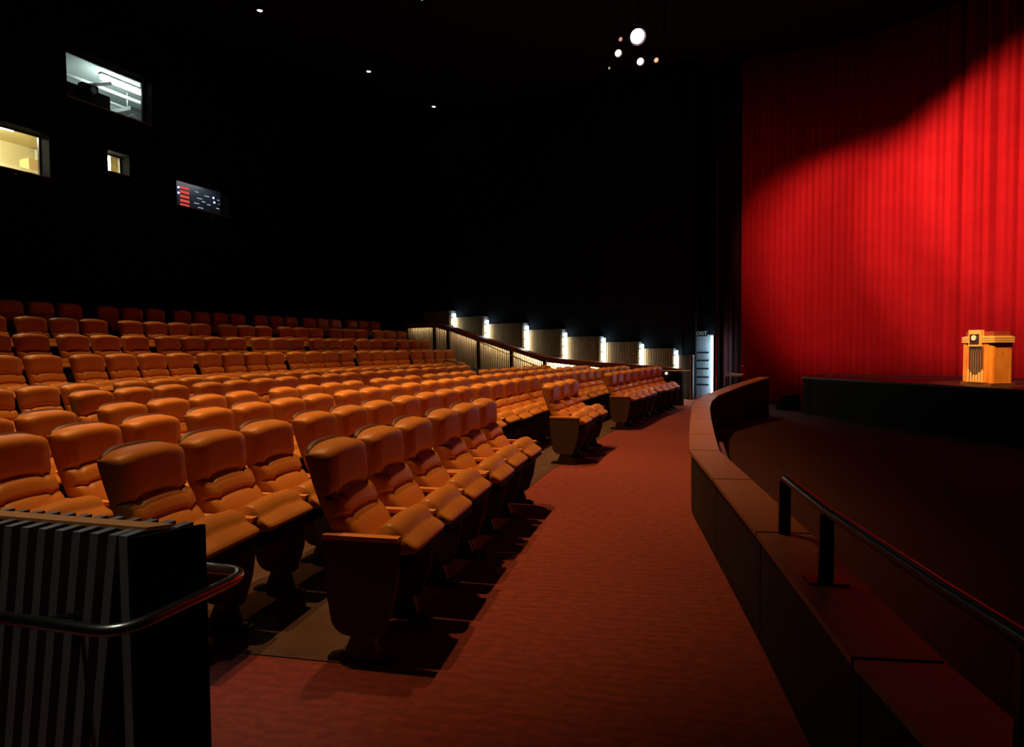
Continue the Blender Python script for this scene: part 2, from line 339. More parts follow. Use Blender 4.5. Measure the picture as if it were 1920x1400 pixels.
for i in range(8):
    a = side(SLOT_R[i], 2.38); b = side(SLOT_R[i+1]+.02, 2.04)
    me = slat_wall(a, b, 0, SLOT_Z[i], SLOT_Z[i])
    if i == 7: me.materials[0] = SLATB
    struct('wall_side', me)
    # step face between panels
    p = side(SLOT_R[i+1]+.02, 2.02); q = side(SLOT_R[i+1]+.02, 2.42)
    bm = nb(); prism(bm, [p, q, q+RD*.05, p+RD*.05], 0, SLOT_Z[i]); struct('wall_side', finish(bm, 'wall_step', SLATL))
    if i < 7:
        o = empty('wall_lamp'); c = side(SLOT_R[i+1]-.05, 2.26); o.location = (c.x, c.y, 0)
        tag(o, 'vertical tube lamp in slatted ramp wall, ' + places[i], 'lamp', 'tube lamps along the slatted ramp wall')
        zt = SLOT_Z[i+1]
        bm = nb(); tube(bm, [(0, 0, zt-1.25), (0, 0, zt-.02)], .042, 8); link('lamp_tube', finish(bm, 'lamp_tube', TW), o)
        bm = nb(); tube(bm, [(0, 0, zt+.0), (0, 0, zt+.13)], .036, 8); link('lamp_tip', finish(bm, 'lamp_tip', TB), o)['label'] = 'blue glowing upper end'
        bm = nb()  # dark horizontal bars across the slot beside the tube
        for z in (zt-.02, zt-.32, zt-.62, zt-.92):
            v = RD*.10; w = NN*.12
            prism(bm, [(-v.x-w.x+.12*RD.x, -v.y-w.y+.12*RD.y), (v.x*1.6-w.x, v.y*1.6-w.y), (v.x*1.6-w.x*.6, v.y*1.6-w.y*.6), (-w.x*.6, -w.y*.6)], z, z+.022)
        link('lamp_bars', finish(bm, 'lamp_bars', BLACK), o)
bm = nb()
a = side(59.5, 2.45); b = side(49.02, 2.45); prism(bm, [a, b, b+NN*.15, a+NN*.15], 0, CEIL); struct('wall_side', finish(bm, 'upper_side_wall', WALLBLK))
# ramp floor behind the partition follows the tiers roughly
bm = nb()
v = [side(58.6, .12), side(52.8, .12), side(52.8, 2.0), side(58.6, 2.0)]
vt = [bm.verts.new((p.x, p.y, z)) for p, z in zip(v, (1.25, .12, .12, 1.25))]; vb = [bm.verts.new((p.x, p.y, 0)) for p in v]
bm.faces.new(vt); bm.faces.new(vb[::-1])
for i in range(4): bm.faces.new((vb[i], vb[(i+1) % 4], vt[(i+1) % 4], vt[i]))
struct('floor', finish(bm, 'ramp', CARPET))
# partition with handrail
PALE = mat('pale_panel_wood', (.66, .50, .28), .7, noise=4, col2=(.74, .57, .34), spec=.1)
RL = [(58.1, 2.44), (56.95, 2.44), (56.4, 2.31), (55.24, 1.96), (54.04, 1.63), (52.9, 1.31), (51.65, 1.19), (50.46, 1.12), (49.43, 1.05), (48.78, .98)]
part = empty('ramp_partition', (*side(53.5, .1), 0)); tag(part, 'slatted half height partition beside the ramp at the far ends of the rows', 'partition')
PI_ = Matrix.Translation(part.location).inverted()
def pchild(name, me, parent=None):
    o = link(name, me, parent or part); me.transform(PI_); return o
for (R0, z0), (R1, z1) in zip(RL[:-2], RL[1:-1]):
    
    p, q = side(R0-.03, .06), side(R1+.03, .06); L_ = (q-p).length; k_ = int(L_/.062); bm = nb()
    for i in range(k_):
        a = p.lerp(q, (i+.3)/k_); b = p.lerp(q, (i+.62)/k_); za = z0+(z1-z0)*(i+.5)/k_-.098
        prism(bm, [a, b, b+NN*.03, a+NN*.03], 0, za)
    pchild('slats', finish(bm, 'slats', SLATL))
    bm = nb(); p, q = side(R0, .27), side(R1, .27)
    vs = [[bm.verts.new((r.x, r.y, z)) for r, z in ((w, 0), (w+NN*.04, 0), (w+NN*.04, zz), (w, zz))] for w, zz in ((p, z0-.04), (q, z1-.04))]
    for j in range(4): bm.faces.new((vs[0][j], vs[0][(j+1) % 4], vs[1][(j+1) % 4], vs[1][j]))
    bm.faces.new(vs[0]); bm.faces.new(vs[1][::-1]); pchild('back_panel', finish(bm, 'back_panel', PALE))
    bm = nb(); p, q = side(R0-.04, .096), side(R1+.04, .096)
    vs = [[bm.verts.new((r.x, r.y, z)) for r, z in ((w, zz-.165), (w+NN*.006, zz-.165), (w+NN*.006, zz-.098), (w, zz-.098))] for w, zz in ((p, z0), (q, z1))]
    for j in range(4): bm.faces.new((vs[0][j], vs[0][(j+1) % 4], vs[1][(j+1) % 4], vs[1][j]))
    bm.faces.new(vs[0]); bm.faces.new(vs[1][::-1]); pchild('light_shield', finish(bm, 'light_shield', BLACK))
bm = nb(); 
for (R, z) in RL[:-1]:
    c = side(R, .06); prism(bm, [c-RD*.035-NN*.04, c+RD*.035-NN*.04, c+RD*.035+NN*.1, c-RD*.035+NN*.1], 0, z-.04)
    pchild('post', finish(bm, 'post', mat('post_dark', (.04, .025, .02), .5))); bm = nb()
bm.free(); bm = nb()
prv = None
for (R, z) in RL:
    c = side(R, .04); ring_ = [bm.verts.new((p.x, p.y, zz)) for p, zz in ((c-NN*.10, z-.10), (c+NN*.30, z-.10), (c+NN*.30, z), (c-NN*.10, z))]
    if prv:
        for k in range(4): bm.faces.new((prv[k], prv[(k+1) % 4], ring_[(k+1) % 4], ring_[k]))
    else: bm.faces.new(ring_)
    prv = ring_
bm.faces.new(prv[::-1]); pchild('handrail', finish(bm, 'handrail', RAILW, bevel=.012))['label'] = 'dark red wooden handrail'
for k, ((R0, z0), (R1, z1)) in enumerate(zip(RL[:-2], RL[1:-1])):
    a = side(R0-.07, .145); b = side(R1+.07, .145); m_ = emis('led_strip', (1, .90, .62), [28, 30, 38, 55, 120, 420, 700, 800, 800][k])
    bm = nb(); vs = []
    for p, z in ((a, z0), (b, z1)):
        vs.append([bm.verts.new((q.x, q.y, zz)) for q, zz in ((p-NN*.012, z-.120), (p+NN*.012, z-.120), (p+NN*.012, z-.102), (p-NN*.012, z-.102))])
    for j in range(4): bm.faces.new((vs[0][j], vs[0][(j+1) % 4], vs[1][(j+1) % 4], vs[1][j]))
    bm.faces.new(vs[0]); bm.faces.new(vs[1][::-1]); pchild('light_strip', finish(bm, 'light_strip', m_))['label'] = 'warm light strip under the handrail'
bm = nb(); c = side(49.10, .12); prism(bm, [side(49.40, .03), side(48.80, .03), side(48.80, .2), side(49.40, .2)], 0, .92)
pchild('end_panel', finish(bm, 'end_panel', mat('end_panel_dark', (.03, .02, .018), .5, spec=.06)))
bm = nb(); tube(bm, [(*side(49.45, -.05), .93), (*side(48.55, -.05), .93)], .018); pchild('end_rail', finish(bm, 'end_rail', STEEL))
o = empty('aisle_marker_light', (*side(49.22, .028), .86)); tag(o, 'tiny round white marker light on the partition end by the front row', 'lamp')
bm = nb(); tube(bm, [(0, 0, 0), (-NN.x*.03, -NN.y*.03, 0)], .03, 12); link('lamp_lens', finish(bm, 'lamp_lens', emis('marker', (1, .9, .75), 5)), o)
# sloping metal stair rail in front of the partition, floor rail at the block end
bm = nb(); pts = [(*side(55.54, -.12), 1.95), (*side(53.04, -.12), 1.01)]; tube(bm, pts, .017, 10)
for t in (.05, .5, .95):
    p = Vector(pts[0]).lerp(Vector(pts[1]), t); tube(bm, [p, p+Vector((NN.x*.13, NN.y*.13, 0))], .01, 8)
tag(link('stair_handrail', finish(bm, 'stair_handrail', BRASS, smooth=True)), 'thin sloping metal handrail mounted on the slatted ramp partition', 'handrail')
o_ = pol(54.3, math.radians(27.0)); bm = nb(); tube(bm, round_path([(*pol(55.4, math.radians(27.6)), .46), (*pol(55.4, math.radians(27.6)), 1.25), (*pol(54.0, math.radians(27.7)), .92), (*pol(54.0, math.radians(27.7)), .08)], .08), .02, 10)
tag(link('stair_handrail', finish(bm, 'stair_handrail', STEEL, smooth=True)), 'low dark metal step rail beyond the last seats of the middle rows', 'handrail')

# blue lit doorway panel at the end of the aisle
p0, p1 = side(49.42, 3.75), side(48.76, 3.68)
BLUEW = mat('doorway_panel', (.30, .32, .32), .5); 
bm = nb(); prism(bm, [p0, p1, p1+NN*.1, p0+NN*.1], 0, 1.95)
n = 14
for i in range(n):
    a = p0.lerp(p1, (i+.3)/n); b = p0.lerp(p1, (i+.75)/n); prism(bm, [a, b, b-NN*.02, a-NN*.02], 0, 1.95)
for z in (1.36, 1.11, .85, .58, .34):
    a = p0.lerp(p1, .2); b = p0.lerp(p1, .80); prism(bm, [a, b, b-NN*.10, a-NN*.10], z, z+.05, 1)
struct('wall_doorway', finish(bm, 'wall_doorway', [BLUEW, BLACK]))
bm = nb(); a = side(49.45, 3.7); b = side(49.4, 2.4); prism(bm, [a, b, b+RD*.1, a+RD*.1], 0, CEIL); a = side(49.45, 3.78); b = side(48.7, 3.70); prism(bm, [a, b, b+NN*.1, a+NN*.1], 1.96, CEIL)
struct('wall_doorway', finish(bm, 'doorway_upper', WALLBLK))
lp = side(48.74, 3.42)
o = empty('wall_lamp', (lp.x, lp.y, 0)); tag(o, 'tall bluish tube lamp beside the red curtain edge at the aisle end', 'lamp')
bm = nb(); tube(bm, [(0, 0, .1), (0, 0, 1.9)], .03, 10); link('lamp_tube', finish(bm, 'lamp_tube', emis('blue_tube', (.50, .80, 1), 38)), o)
# exit sign
ep = side(49.1, 3.60); o = empty('exit_sign', (ep.x, ep.y, 1.99)); o.rotation_euler = (0, 0, -AE); tag(o, 'unlit dim grey EXIT sign high on the black wall above the aisle end', 'sign')
bm = nb(); box(bm, -.17, .17, -.02, .04, -.09, .09); link('sign_case', finish(bm, 'sign_case', BLACK, bevel=.005), o)
fc = bpy.data.curves.new('exit_letters', 'FONT'); fc.body = 'EXIT'; fc.size = .17; fc.align_x = 'CENTER'; fc.align_y = 'CENTER'; fc.extrude = .004
fo = bpy.data.objects.new('letters_tmp', fc); COL.objects.link(fo); dg = bpy.context.evaluated_depsgraph_get(); me = bpy.data.meshes.new_from_object(fo.evaluated_get(dg)); bpy.data.objects.remove(fo)
me.materials.clear(); me.materials.append(mat('sign_letters', (.6, .62, .55), .5, emit=(.7, .75, .6), estr=.12)); lo = link('sign_letters', me, o); lo.rotation_euler = (PI/2, 0, 0); lo.location = (0, -.024, 0)  # light on the unlit letters put in as faint emission

# ================================================================== CURTAIN, STAGE, LECTERN
def catmull(P, n):
    out = []
    for i in range(len(P)-1):
        p0, p1, p2, p3 = P[max(i-1, 0)], P[i], P[i+1], P[min(i+2, len(P)-1)]
        for k in range(n):
            t = k/n; out.append(tuple(.5*((2*p1[j]) + (-p0[j]+p2[j])*t + (2*p0[j]-5*p1[j]+4*p2[j]-p3[j])*t*t + (-p0[j]+3*p1[j]-3*p2[j]+p3[j])*t**3) for j in range(2)))
    out.append(P[-1]); return out
CP = catmull([(6.95, 19.45), (8.3, 18.9), (9.9, 17.9), (11.3, 16.3), (12.5, 14.1), (13.4, 11.5), (13.9, 8.6), (14.1, 5.5)], 60)
def drape(path, amp, per, z0, z1, name, m):
    pts = [Vector(p) for p in path]; s = 0; ss = [0]
    for a, b in zip(pts, pts[1:]): s += (b-a).length; ss.append(s)
    rnd = random.Random(3); ph = []; x = 0
    while x < s+2: ph.append(x); x += per*rnd.uniform(.55, 1.5)
    amps = [rnd.uniform(.35, 1.0) for _ in ph]
    def prof(s_):
        for i in range(len(ph)-1):
            if ph[i] <= s_ < ph[i+1]:
                t = (s_-ph[i])/(ph[i+1]-ph[i]); return amps[i]*(math.sin(PI*t)**.8 if t < 1 else 0)
        return 0
    bm = nb(); cols = []; N = int(s/.028); j = 0
    for i in range(N+1):
        q = s*i/N
        while j < len(ss)-2 and ss[j+1] < q: j += 1
        t = (q-ss[j])/max(ss[j+1]-ss[j], 1e-6); p = pts[j].lerp(pts[j+1], t); d = (pts[j+1]-pts[j]).normalized(); n_ = Vector((-d.y, d.x))
        if n_.x > 0: n_ = -n_
        A = amp(q) * prof(q) + .012*math.sin(q*37)
        col = []
        for z, f in ((z0, .55), (z0+1.5, .40), (z0+3.6, .50), (z0+6.0, 1.0), (z1, 1.5)):
            w = p + n_*A*f; col.append(bm.verts.new((w.x, w.y, z)))
        cols.append(col)
    for A, B in zip(cols, cols[1:]):
        for k in range(4): bm.faces.new((A[k], B[k], B[k+1], A[k+1]))
    me = finish(bm, name, m, smooth=True); return me
me = drape(CP, lambda q: .022 + .19*min(1, max(0, (q-4.2)/3.5)), .40, PZ+.03, CEIL, 'stage_curtain', CURT)
o = link('stage_curtain', me); md = o.modifiers.new('cloth_thickness', 'SOLIDIFY'); md.thickness = .008
tag(o, 'tall floodlit red stage curtain hanging in folds behind the stage', 'curtain')
CP2 = catmull([(6.52, 20.14), (6.60, 19.92), (6.76, 19.62), (6.90, 19.42)], 12)
me = drape(CP2, lambda q: .06, .25, PZ+.03, CEIL, 'side_curtain', CURT); o = link('side_curtain', me); me.materials[0] = mat('shaded_red_velvet', (.05, .004, .005), .8, spec=.1, bump=.15, bscale=200); md = o.modifiers.new('cloth_thickness', 'SOLIDIFY'); md.thickness = .008  # red cloth of the unlit leg, its shade put into the base colour
tag(o, 'narrow shaded red curtain leg at the left edge of the stage curtain', 'curtain')
me = drape(catmull([(6.375, 19.97), (6.42, 20.03), (6.47, 20.10)], 10), lambda q: .015, .12, PZ+.03, CEIL, 'curtain_edge', CURT); o = link('curtain_edge', me); md = o.modifiers.new('cloth_thickness', 'SOLIDIFY'); md.thickness = .008
tag(o, 'thin red curtain edge lit pink beside the tall bluish tube lamp', 'curtain')
# stage
sp_ = [(7.30, 16.05), (8.42, 12.0), (9.35, 8.6), (10.6, 4.0), (13.6, 4.4), (13.2, 9.0), (12.5, 12.6), (11.0, 15.6), (9.4, 17.3), (8.6, 17.8)]
o = empty('stage_platform', (10, 12, PZ)); tag(o, 'low black stage platform in front of the red curtain', 'stage')
IM = Matrix.Translation(o.location).inverted()
bm = nb(); prism(bm, sp_, PZ, .76); me = finish(bm, 'platform_body', STAGEM); me.transform(IM); link('platform_body', me, o)
bm = nb(); prism(bm, [(p[0]-.02 if p[0] < 12 else p[0], p[1]) for p in sp_], .76, .80); me = finish(bm, 'stage_top', STAGETOP, bevel=.006); me.transform(IM); link('stage_top', me, o)
# lectern (local x right along front, y back)
L = empty('lectern', (9.10, 12.24, .80), math.radians(-80)); tag(L, 'polished art deco wooden lectern with round dial and vertical pipes on the stage', 'lectern')
def lc(name, bm, m, label=None, **k):
    o = link(name, finish(bm, name, m, **k), L)
    if label: o['label'] = label
    return o
w, d, h = .315, .245, 1.0
bm = nb(); box(bm, -w-.02, w+.02, -d-.02, d+.02, 0, .05); lc('base', bm, mat('lectern_base', (.16, .05, .015), .4), bevel=.008)
bm = nb()
pts = [(-w+.07*(1-math.cos(t)), 0) for t in (0,)]
def rrect(w, d, r, n=6):
    P = []
    for cx, cy, a0 in ((w-r, d-r, 0), (-w+r, d-r, PI/2), (-w+r, -d+r, PI), (w-r, -d+r, 3*PI/2)):
        for k in range(n+1): a = a0+PI/2*k/n; P.append((cx+r*math.cos(a), cy+r*math.sin(a)))
    return P
prism(bm, rrect(w, d, .07), .05, .80); lc('body', bm, LECTW, smooth=False)
bm = nb()
for z in (.81, .85, .89): prism(bm, rrect(w+.035, d+.035, .08), z, z+.03)
prism(bm, rrect(w+.005, d+.005, .07), .80, .93); lc('top_moulding', bm, LECTL, 'pale triple banded moulding')
bm = nb(); prism(bm, rrect(w-.02, d-.03, .05), .93, 1.02); lc('reading_top', bm, mat('lectern_red', (.28, .05, .03), .5), 'dark red reading top')
bm = nb(); box(bm, -.13, .13, -d-.06, -d+.02, .74, 1.05); lc('dial_housing', bm, LECTL, bevel=.015)
bm = nb(); box(bm, -.10, .10, -d-.066, -d-.055, .78, .97); dp = lc('dial_panel', bm, mat('dial_dark', (.05, .02, .03), .3))
bm = nb(); tube(bm, [(0, -d-.07, .90), (0, -d-.085, .90)], .05, 20); lc('dial', bm, mat('dial_face', (.8, .75, .65), .4, emit=(1, .9, .75), estr=.2), 'round pale dial')
bm = nb(); box(bm, -.16, .16, -d-.015, -d+.01, .06, .74); lc('grille_panel', bm, mat('grille_back', (.28, .10, .02), .5))
for i in range(6):
    x = -.125+.05*i; zt = .72; zb = .10 + .05*(2.5-abs(i-2.5)); 
    bm = nb(); tube(bm, [(x, -d-.022, zb), (x, -d-.022, zt)], .013, 8); lc('pipe', bm, BRASS)
for i in range(6):
    x = -.15+.06*i; hh = .12+.05*abs(i-2.5)
    bm = nb(); tube(bm, [(x, -d-.03, .06), (x, -d-.03, .06+hh*.8), (x, -d-.03, .06+hh)], [.02, .02, .003], 8); lc('pointed_column', bm, LECTL)
for xa, xb in ((w-.16, w-.06), (-w+.03, -w+.10)):
    bm = nb(); box(bm, xa, xb, -d-.012, -d+.01, .06, .79); lc('corner_pilaster', bm, LECTW, bevel=.006)
# things at the curtain foot
o = empty('utility_table', (5.98, 17.2, PZ), -.5); tag(o, 'small grey topped utility table behind the far end of the barrier', 'table')
bm = nb(); prism_xz(bm, [(-.22, .90), (.22, .90), (.22, .95), (-.12, .97)], -.2, .2); link('table_top', finish(bm, 'table_top', mat('table_grey', (.75, .70, .62), .5), bevel=.01), o)
for x in (-.18, .18):
    for y in (-.16, .16):
        bm = nb(); box(bm, x-.015, x+.015, y-.015, y+.015, 0, .90); link('leg', finish(bm, 'leg', BLACK), o)
o = empty('microphone_stand', (6.42, 17.4, PZ)); tag(o, 'thin black microphone stand beside the grey utility table', 'stand')
bm = nb(); tube(bm, [(0, 0, 0), (0, 0, .03)], .14, 20); link('base', finish(bm, 'base', BLACK), o)
bm = nb(); tube(bm, [(0, 0, .03), (0, 0, 1.10)], .012, 8); link('pole', finish(bm, 'pole', BLACK), o)
bm = nb(); tube(bm, [(0, 0, 1.09), (-.05, -.03, 1.15), (-.16, -.10, 1.17)], [.012, .02, .028], 10); link('microphone', finish(bm, 'microphone', STEEL, smooth=True), o)
o = empty('floor_speaker', (7.35, 17.0, PZ), 2.4); tag(o, 'black wedge floor speaker on the carpet at the left end of the stage', 'speaker')
bm = nb(); prism_xz(bm, [(-.22, 0), (.22, 0), (.22, .12), (.02, .40), (-.22, .40)], -.25, .25); link('cabinet', finish(bm, 'cabinet', BLACK, bevel=.015), o)
bm = nb(); prism_xz(bm, [(.225, .13), (.03, .40), (.038, .405), (.233, .135)], -.22, .22); link('speaker_grille', finish(bm, 'speaker_grille', mat('grille_metal', (.08, .08, .08), .4, metal=.6)), o)

# ================================================================== BARRIER
bar = empty('barrier_wall', (3, 8, 0)); tag(bar, 'curving low barrier wall with dark panels and wooden cap between aisle and pit', 'barrier')
IM = Matrix.Translation(bar.location).inverted()
def bnorm(i):
    a = Vector(BL[max(i-1, 0)][:2]); b = Vector(BL[min(i+1, len(BL)-1)][:2]); t = (b-a).normalized(); return Vector((t.y, -t.x))
CW = .27
for i in range(len(BL)-1):
    (x0, y0, h0), (x1, y1, h1) = BL[i], BL[i+1]; t = (Vector((x1, y1))-Vector((x0, y0))).normalized(); n0, n1 = bnorm(i), bnorm(i+1)
    A, B = Vector((x0, y0))+t*.011, Vector((x1, y1))-t*.011
    bm = nb()
    def wedge(bm, a, b, c, d, zb0, zt0, zb1, zt1):     # a,b at start (inner, outer); d,c at end
        v = [bm.verts.new((*a, zb0)), bm.verts.new((*b, zb0)), bm.verts.new((*c, zb1)), bm.verts.new((*d, zb1)), bm.verts.new((*a, zt0)), bm.verts.new((*b, zt0)), bm.verts.new((*c, zt1)), bm.verts.new((*d, zt1))]
        for f in ((0, 3, 2, 1), (4, 5, 6, 7), (0, 1, 5, 4), (1, 2, 6, 5), (2, 3, 7, 6), (3, 0, 4, 7)): bm.faces.new([v[k] for k in f])
    wedge(bm, A, A+n0*CW, B+n1*CW, B, h0-.028, h0, h1-.028, h1)
    me = finish(bm, 'cap_board', CAPW, bevel=.004); me.transform(IM); link('cap_board', me, bar)
    bm = nb(); wedge(bm, A+n0*.022, A+n0*.04, B+n1*.04, B+n1*.022, .03, h0-.045, .03, h1-.045)
    me = finish(bm, 'face_panel', PANEL, bevel=.003); me.transform(IM); link('face_panel', me, bar)
bm = nb()
for i in range(len(BL)-1):
    (x0, y0, h0), (x1, y1, h1) = BL[i], BL[i+1]; n0, n1 = bnorm(i), bnorm(i+1); A, B = Vector((x0, y0)), Vector((x1, y1))
    wedge(bm, A+n0*.04, A+n0*(CW-.03), B+n1*(CW-.03), B+n1*.04, PZ, h0-.028, PZ, h1-.028)
me = finish(bm, 'core', mat('barrier_core', (.02, .015, .014), .8, spec=.06)); me.transform(IM); link('core', me, bar)
bm = nb()
for i in range(7):
    (x0, y0, h0), (x1, y1, h1) = BL[i], BL[i+1]; n0, n1 = bnorm(i), bnorm(i+1); A, B = Vector((x0, y0)), Vector((x1, y1))
    wedge(bm, A+n0*(CW+.045), A+n0*(CW+.085), B+n1*(CW+.085), B+n1*(CW+.045), .49, .53, .49, .53); wedge(bm, A+n0*(CW-.03), A+n0*(CW+.085), B+n1*(CW+.085), B+n1*(CW-.03), PZ, .49, PZ, .49)
me = finish(bm, 'outer_ledge', mat('ledge_wood', (.12, .03, .02), .5)); me.transform(IM); link('outer_ledge', me, bar)
# handrail on the barrier
hr = empty('barrier_handrail', (1.3, 2.6, .61)); tag(hr, 'dark metal handrail on flat posts along the outer edge of the barrier cap', 'handrail')
IM = Matrix.Translation(hr.location).inverted()
rp = [(1.385, 3.26, .61), (1.40, 3.27, .895), (1.27, 2.58, .90), (1.16, 1.60, .90), (1.12, .70, .90), (1.08, -.6, .90)]
bm = nb(); tube(bm, round_path([(1.40, 3.27, .62), (1.40, 3.27, .90), (1.29, 2.60, .90), (1.20, 1.75, .90), (1.13, .8, .90), (1.06, -.7, .90)], .05), .022, 14)
me = finish(bm, 'rail', DARKSTEEL, smooth=True); me.transform(IM); link('rail', me, hr)
for x, y in ((1.40, 3.27), (1.285, 2.60), (1.17, 1.42), (1.10, .2)):
    MM = Matrix.Translation((x, y, 0)) @ Matrix.Rotation(-.14, 4, 'Z')
    bm = nb(); box(bm, -.028, .028, -.012, .012, .61, .885, MM); me = finish(bm, 'post', DARKSTEEL, bevel=.003); me.transform(IM); link('post', me, hr)
    if y < 3: bm = nb(); box(bm, -.075, .075, -.05, .05, .61, .618, MM); me = finish(bm, 'post_base_plate', DARKSTEEL, bevel=.002); me.transform(IM); link('post_base_plate', me, hr)

# ================================================================== NEAR DIVIDER
# local x runs from the free end to the left, y to the back
da = Vector((-.965, .262)); db = Vector((.262, .965))
dv = empty('slatted_divider', (-1.075, 1.895, 0)); tag(dv, 'dark slatted timber divider with an orange wood top strip at lower left', 'divider')
dv.matrix_world = Matrix(((da.x, db.x, 0, -1.075), (da.y, db.y, 0, 1.895), (0, 0, 1, 0), (0, 0, 0, 1)))
bm = nb()
n = 18
for i in range(n):                    # front fins lean as they go down
    x = .045+.066*i
    v = box(bm, x, x+.030, -.088, -.022, 0, 1.05)
    for q in v:
        if q.co.z < .5: q.co.x += .155
box(bm, .008, .038, -.088, -.022, 0, 1.05)
me = finish(bm, 'front_fins', SLATW); link('front_fins', me, dv)
bm = nb()
for i in range(n+2):
    x = -.064+.066*i; box(bm, x, x+.030, .022, .088, 0, 1.05)
link('back_fins', finish(bm, 'back_fins', SLATW), dv)
bm = nb(); box(bm, -.002, 1.1, -.020, .020, 0, 1.046); link('core_board', finish(bm, 'core_board', mat('divider_core', (.012, .01, .01), .7, spec=.06)), dv)
v = [(-.01, .088), (-.105, .088), (-.01, -.088)]
bm = nb(); prism(bm, [(-.108, .088), (-.004, -.088), (.008, -.088), (-.092, .088)], 0, 1.045); link('end_board', finish(bm, 'end_board', mat('divider_end', (.02, .012, .011), .8, spec=.05)), dv)
bm = nb(); prism(bm, [(.005, -.022), (1.1, -.022), (1.1, .03), (-.045, .03)], 1.046, 1.058); link('top_strip', finish(bm, 'top_strip', STRIPW, bevel=.002), dv)['label'] = 'orange wood top strip'
# wrap-around tube rail
tr = empty('divider_handrail', (-1.0, 1.9, .85)); tag(tr, 'bent metal tube handrail wrapping around the end of the slatted divider', 'handrail')
IM = Matrix.Translation(tr.location).inverted()
P = round_path([(-1.85, 1.86, .85), (-1.02, 1.625, .85), (-.865, 2.08, .85), (-1.90, 2.36, .85)], .10, 9)
bm = nb(); tube(bm, P, .017, 16); me = finish(bm, 'rail', BRASS, smooth=True); me.transform(IM); link('rail', me, tr)
for a, b in (((-1.3, 1.702, .85), (-1.28, 1.87, .80)), ((-1.3, 2.198, .85), (-1.33, 2.06, .80)), ((-1.75, 1.83, .85), (-1.7, 1.99, .80))):
    bm = nb(); tube(bm, [a, b], .009, 8); me = finish(bm, 'bracket', STEEL); me.transform(IM); link('bracket', me, tr)

# ================================================================== SEATS
ZT = 1.08
def line_x(z):
    return .25*max(0, (ZT-z)/.64)**1.35
def make_cushion():
    nu, nv = 32, 78
    bm = nb(); G = []
    def tuft(u): return .007*math.cos(u*2*PI*.55) - .016*math.exp(-((abs(u)-.64)/.07)**2)
    for j in range(nv+1):
        v = j/nv; row = []
        for i in range(nu+1):
            u = -1+2*i/nu
            z0, z3 = .43, ZT - .045*abs(u)**3.2
            zz = z0+(z3-z0)*v
            g1, g2 = .722+tuft(u)*.8, .822+tuft(u)
            if zz < g1: t = (zz-z0)/(g1-z0); amp = .108
            elif zz < g2: t = (zz-g1)/(g2-g1); amp = .080
            else: t = (zz-g2)/(z3-g2); amp = .104
            pw = 3.4
            if zz >= g2: tt = abs(2*t-1)**5; bulge = amp*(max(0, 1-tt))**(1/2.2)*(.52+.72*t)
            else:
                tp = t**.72; bulge = amp*(max(0, 1-abs(2*tp-1)**pw))**(1/pw)
            edge = max(0, 1-abs(u)**7)**(1/3)
            hw = .236 + .012*v - .015*max(0, v-.93)/.07*0
            x = line_x(zz) + bulge*edge*(1-.10*u*u) + .002
            row.append(bm.verts.new((x, u*hw, zz)))
        G.append(row)
    for j in range(nv):
        for i in range(nu): bm.faces.new((G[j][i], G[j][i+1], G[j+1][i+1], G[j+1][i]))
    # back closing
    rim = [G[0][i] for i in range(nu+1)] + [G[j][nu] for j in range(1, nv+1)] + [G[nv][i] for i in range(nu-1, -1, -1)] + [G[j][0] for j in range(nv-1, 0, -1)]
    back = [bm.verts.new((line_x(v.co.z)-.03, v.co.y*.985, v.co.z-(.004 if v.co.z > .6 else 0))) for v in rim]
    k = len(rim)
    for i in range(k): bm.faces.new((rim[i], rim[(i+1) % k], back[(i+1) % k], back[i]))
    return finish(bm, 'back_cushion', LEATHER, smooth=True)
def make_shell():
    bm = nb(); nu, nv = 16, 14; fr = []; bk = []
    for j in range(nv+1):
        v = j/nv; f, b = [], []
        for i in range(nu+1):
            u = -1+2*i/nu; z = .34 + (ZT+.012-.048*abs(u)**3.2-.34)*v; hw = .214+.026*min(1, v*2.2)
            lx = line_x(max(z, .44)) + (.0 if z > .44 else (.44-z)*.25)
            f.append(bm.verts.new((lx-.012, u*hw, z))); b.append(bm.verts.new((lx-.012-.062*(1-.55*abs(u)**4)*(1-.35*v**8), u*hw*.97, z-.004)))
        fr.append(f); bk.append(b)
    for G in (fr, bk):
        for j in range(nv):
            for i in range(nu): bm.faces.new((G[j][i], G[j][i+1], G[j+1][i+1], G[j+1][i]))
    for j in range(nv):
        for i in (0, nu): bm.faces.new((fr[j][i], fr[j+1][i], bk[j+1][i], bk[j][i]))
    for i in range(nu):
        for j in (0, nv): bm.faces.new((fr[j][i], fr[j][i+1], bk[j][i+1], bk[j][i]))
    me = finish(bm, 'back_shell', SHELL, smooth=True)
    return me
def make_pan():
    prof = [(.20, .46), (.22, .515), (.28, .555), (.325, .595), (.345, .635), (.37, .670), (.405, .690), (.44, .688), (.47, .668), (.490, .640), (.498, .622), (.506, .617), (.55, .592), (.572, .572), (.574, .556), (.56, .545), (.42, .520), (.28, .455), (.22, .440)]
    bm = nb(); nu = 16; L_ = []
    cx, cz = .40, .57
    for i in range(nu+1):
        u = -1+2*i/nu; k = (1-abs(u)**8)**.4 if abs(u) < 1 else .0; k = .90+.10*k
        hw = .238
        L_.append([bm.verts.new((cx+(x-cx)*(k if abs(u) > .5 else 1)**.5, u*hw, cz+(z-cz)*k + (.012*math.exp(-(u/.5)**2) if z > .6 else 0))) for x, z in prof])
    n = len(prof)
    for A, B in zip(L_, L_[1:]):
        for k in range(n): bm.faces.new((A[k], A[(k+1) % n], B[(k+1) % n], B[k]))
    bm.faces.new(L_[0]); bm.faces.new(L_[-1][::-1])
    return finish(bm, 'seat_cushion', LEATHER, smooth=True)
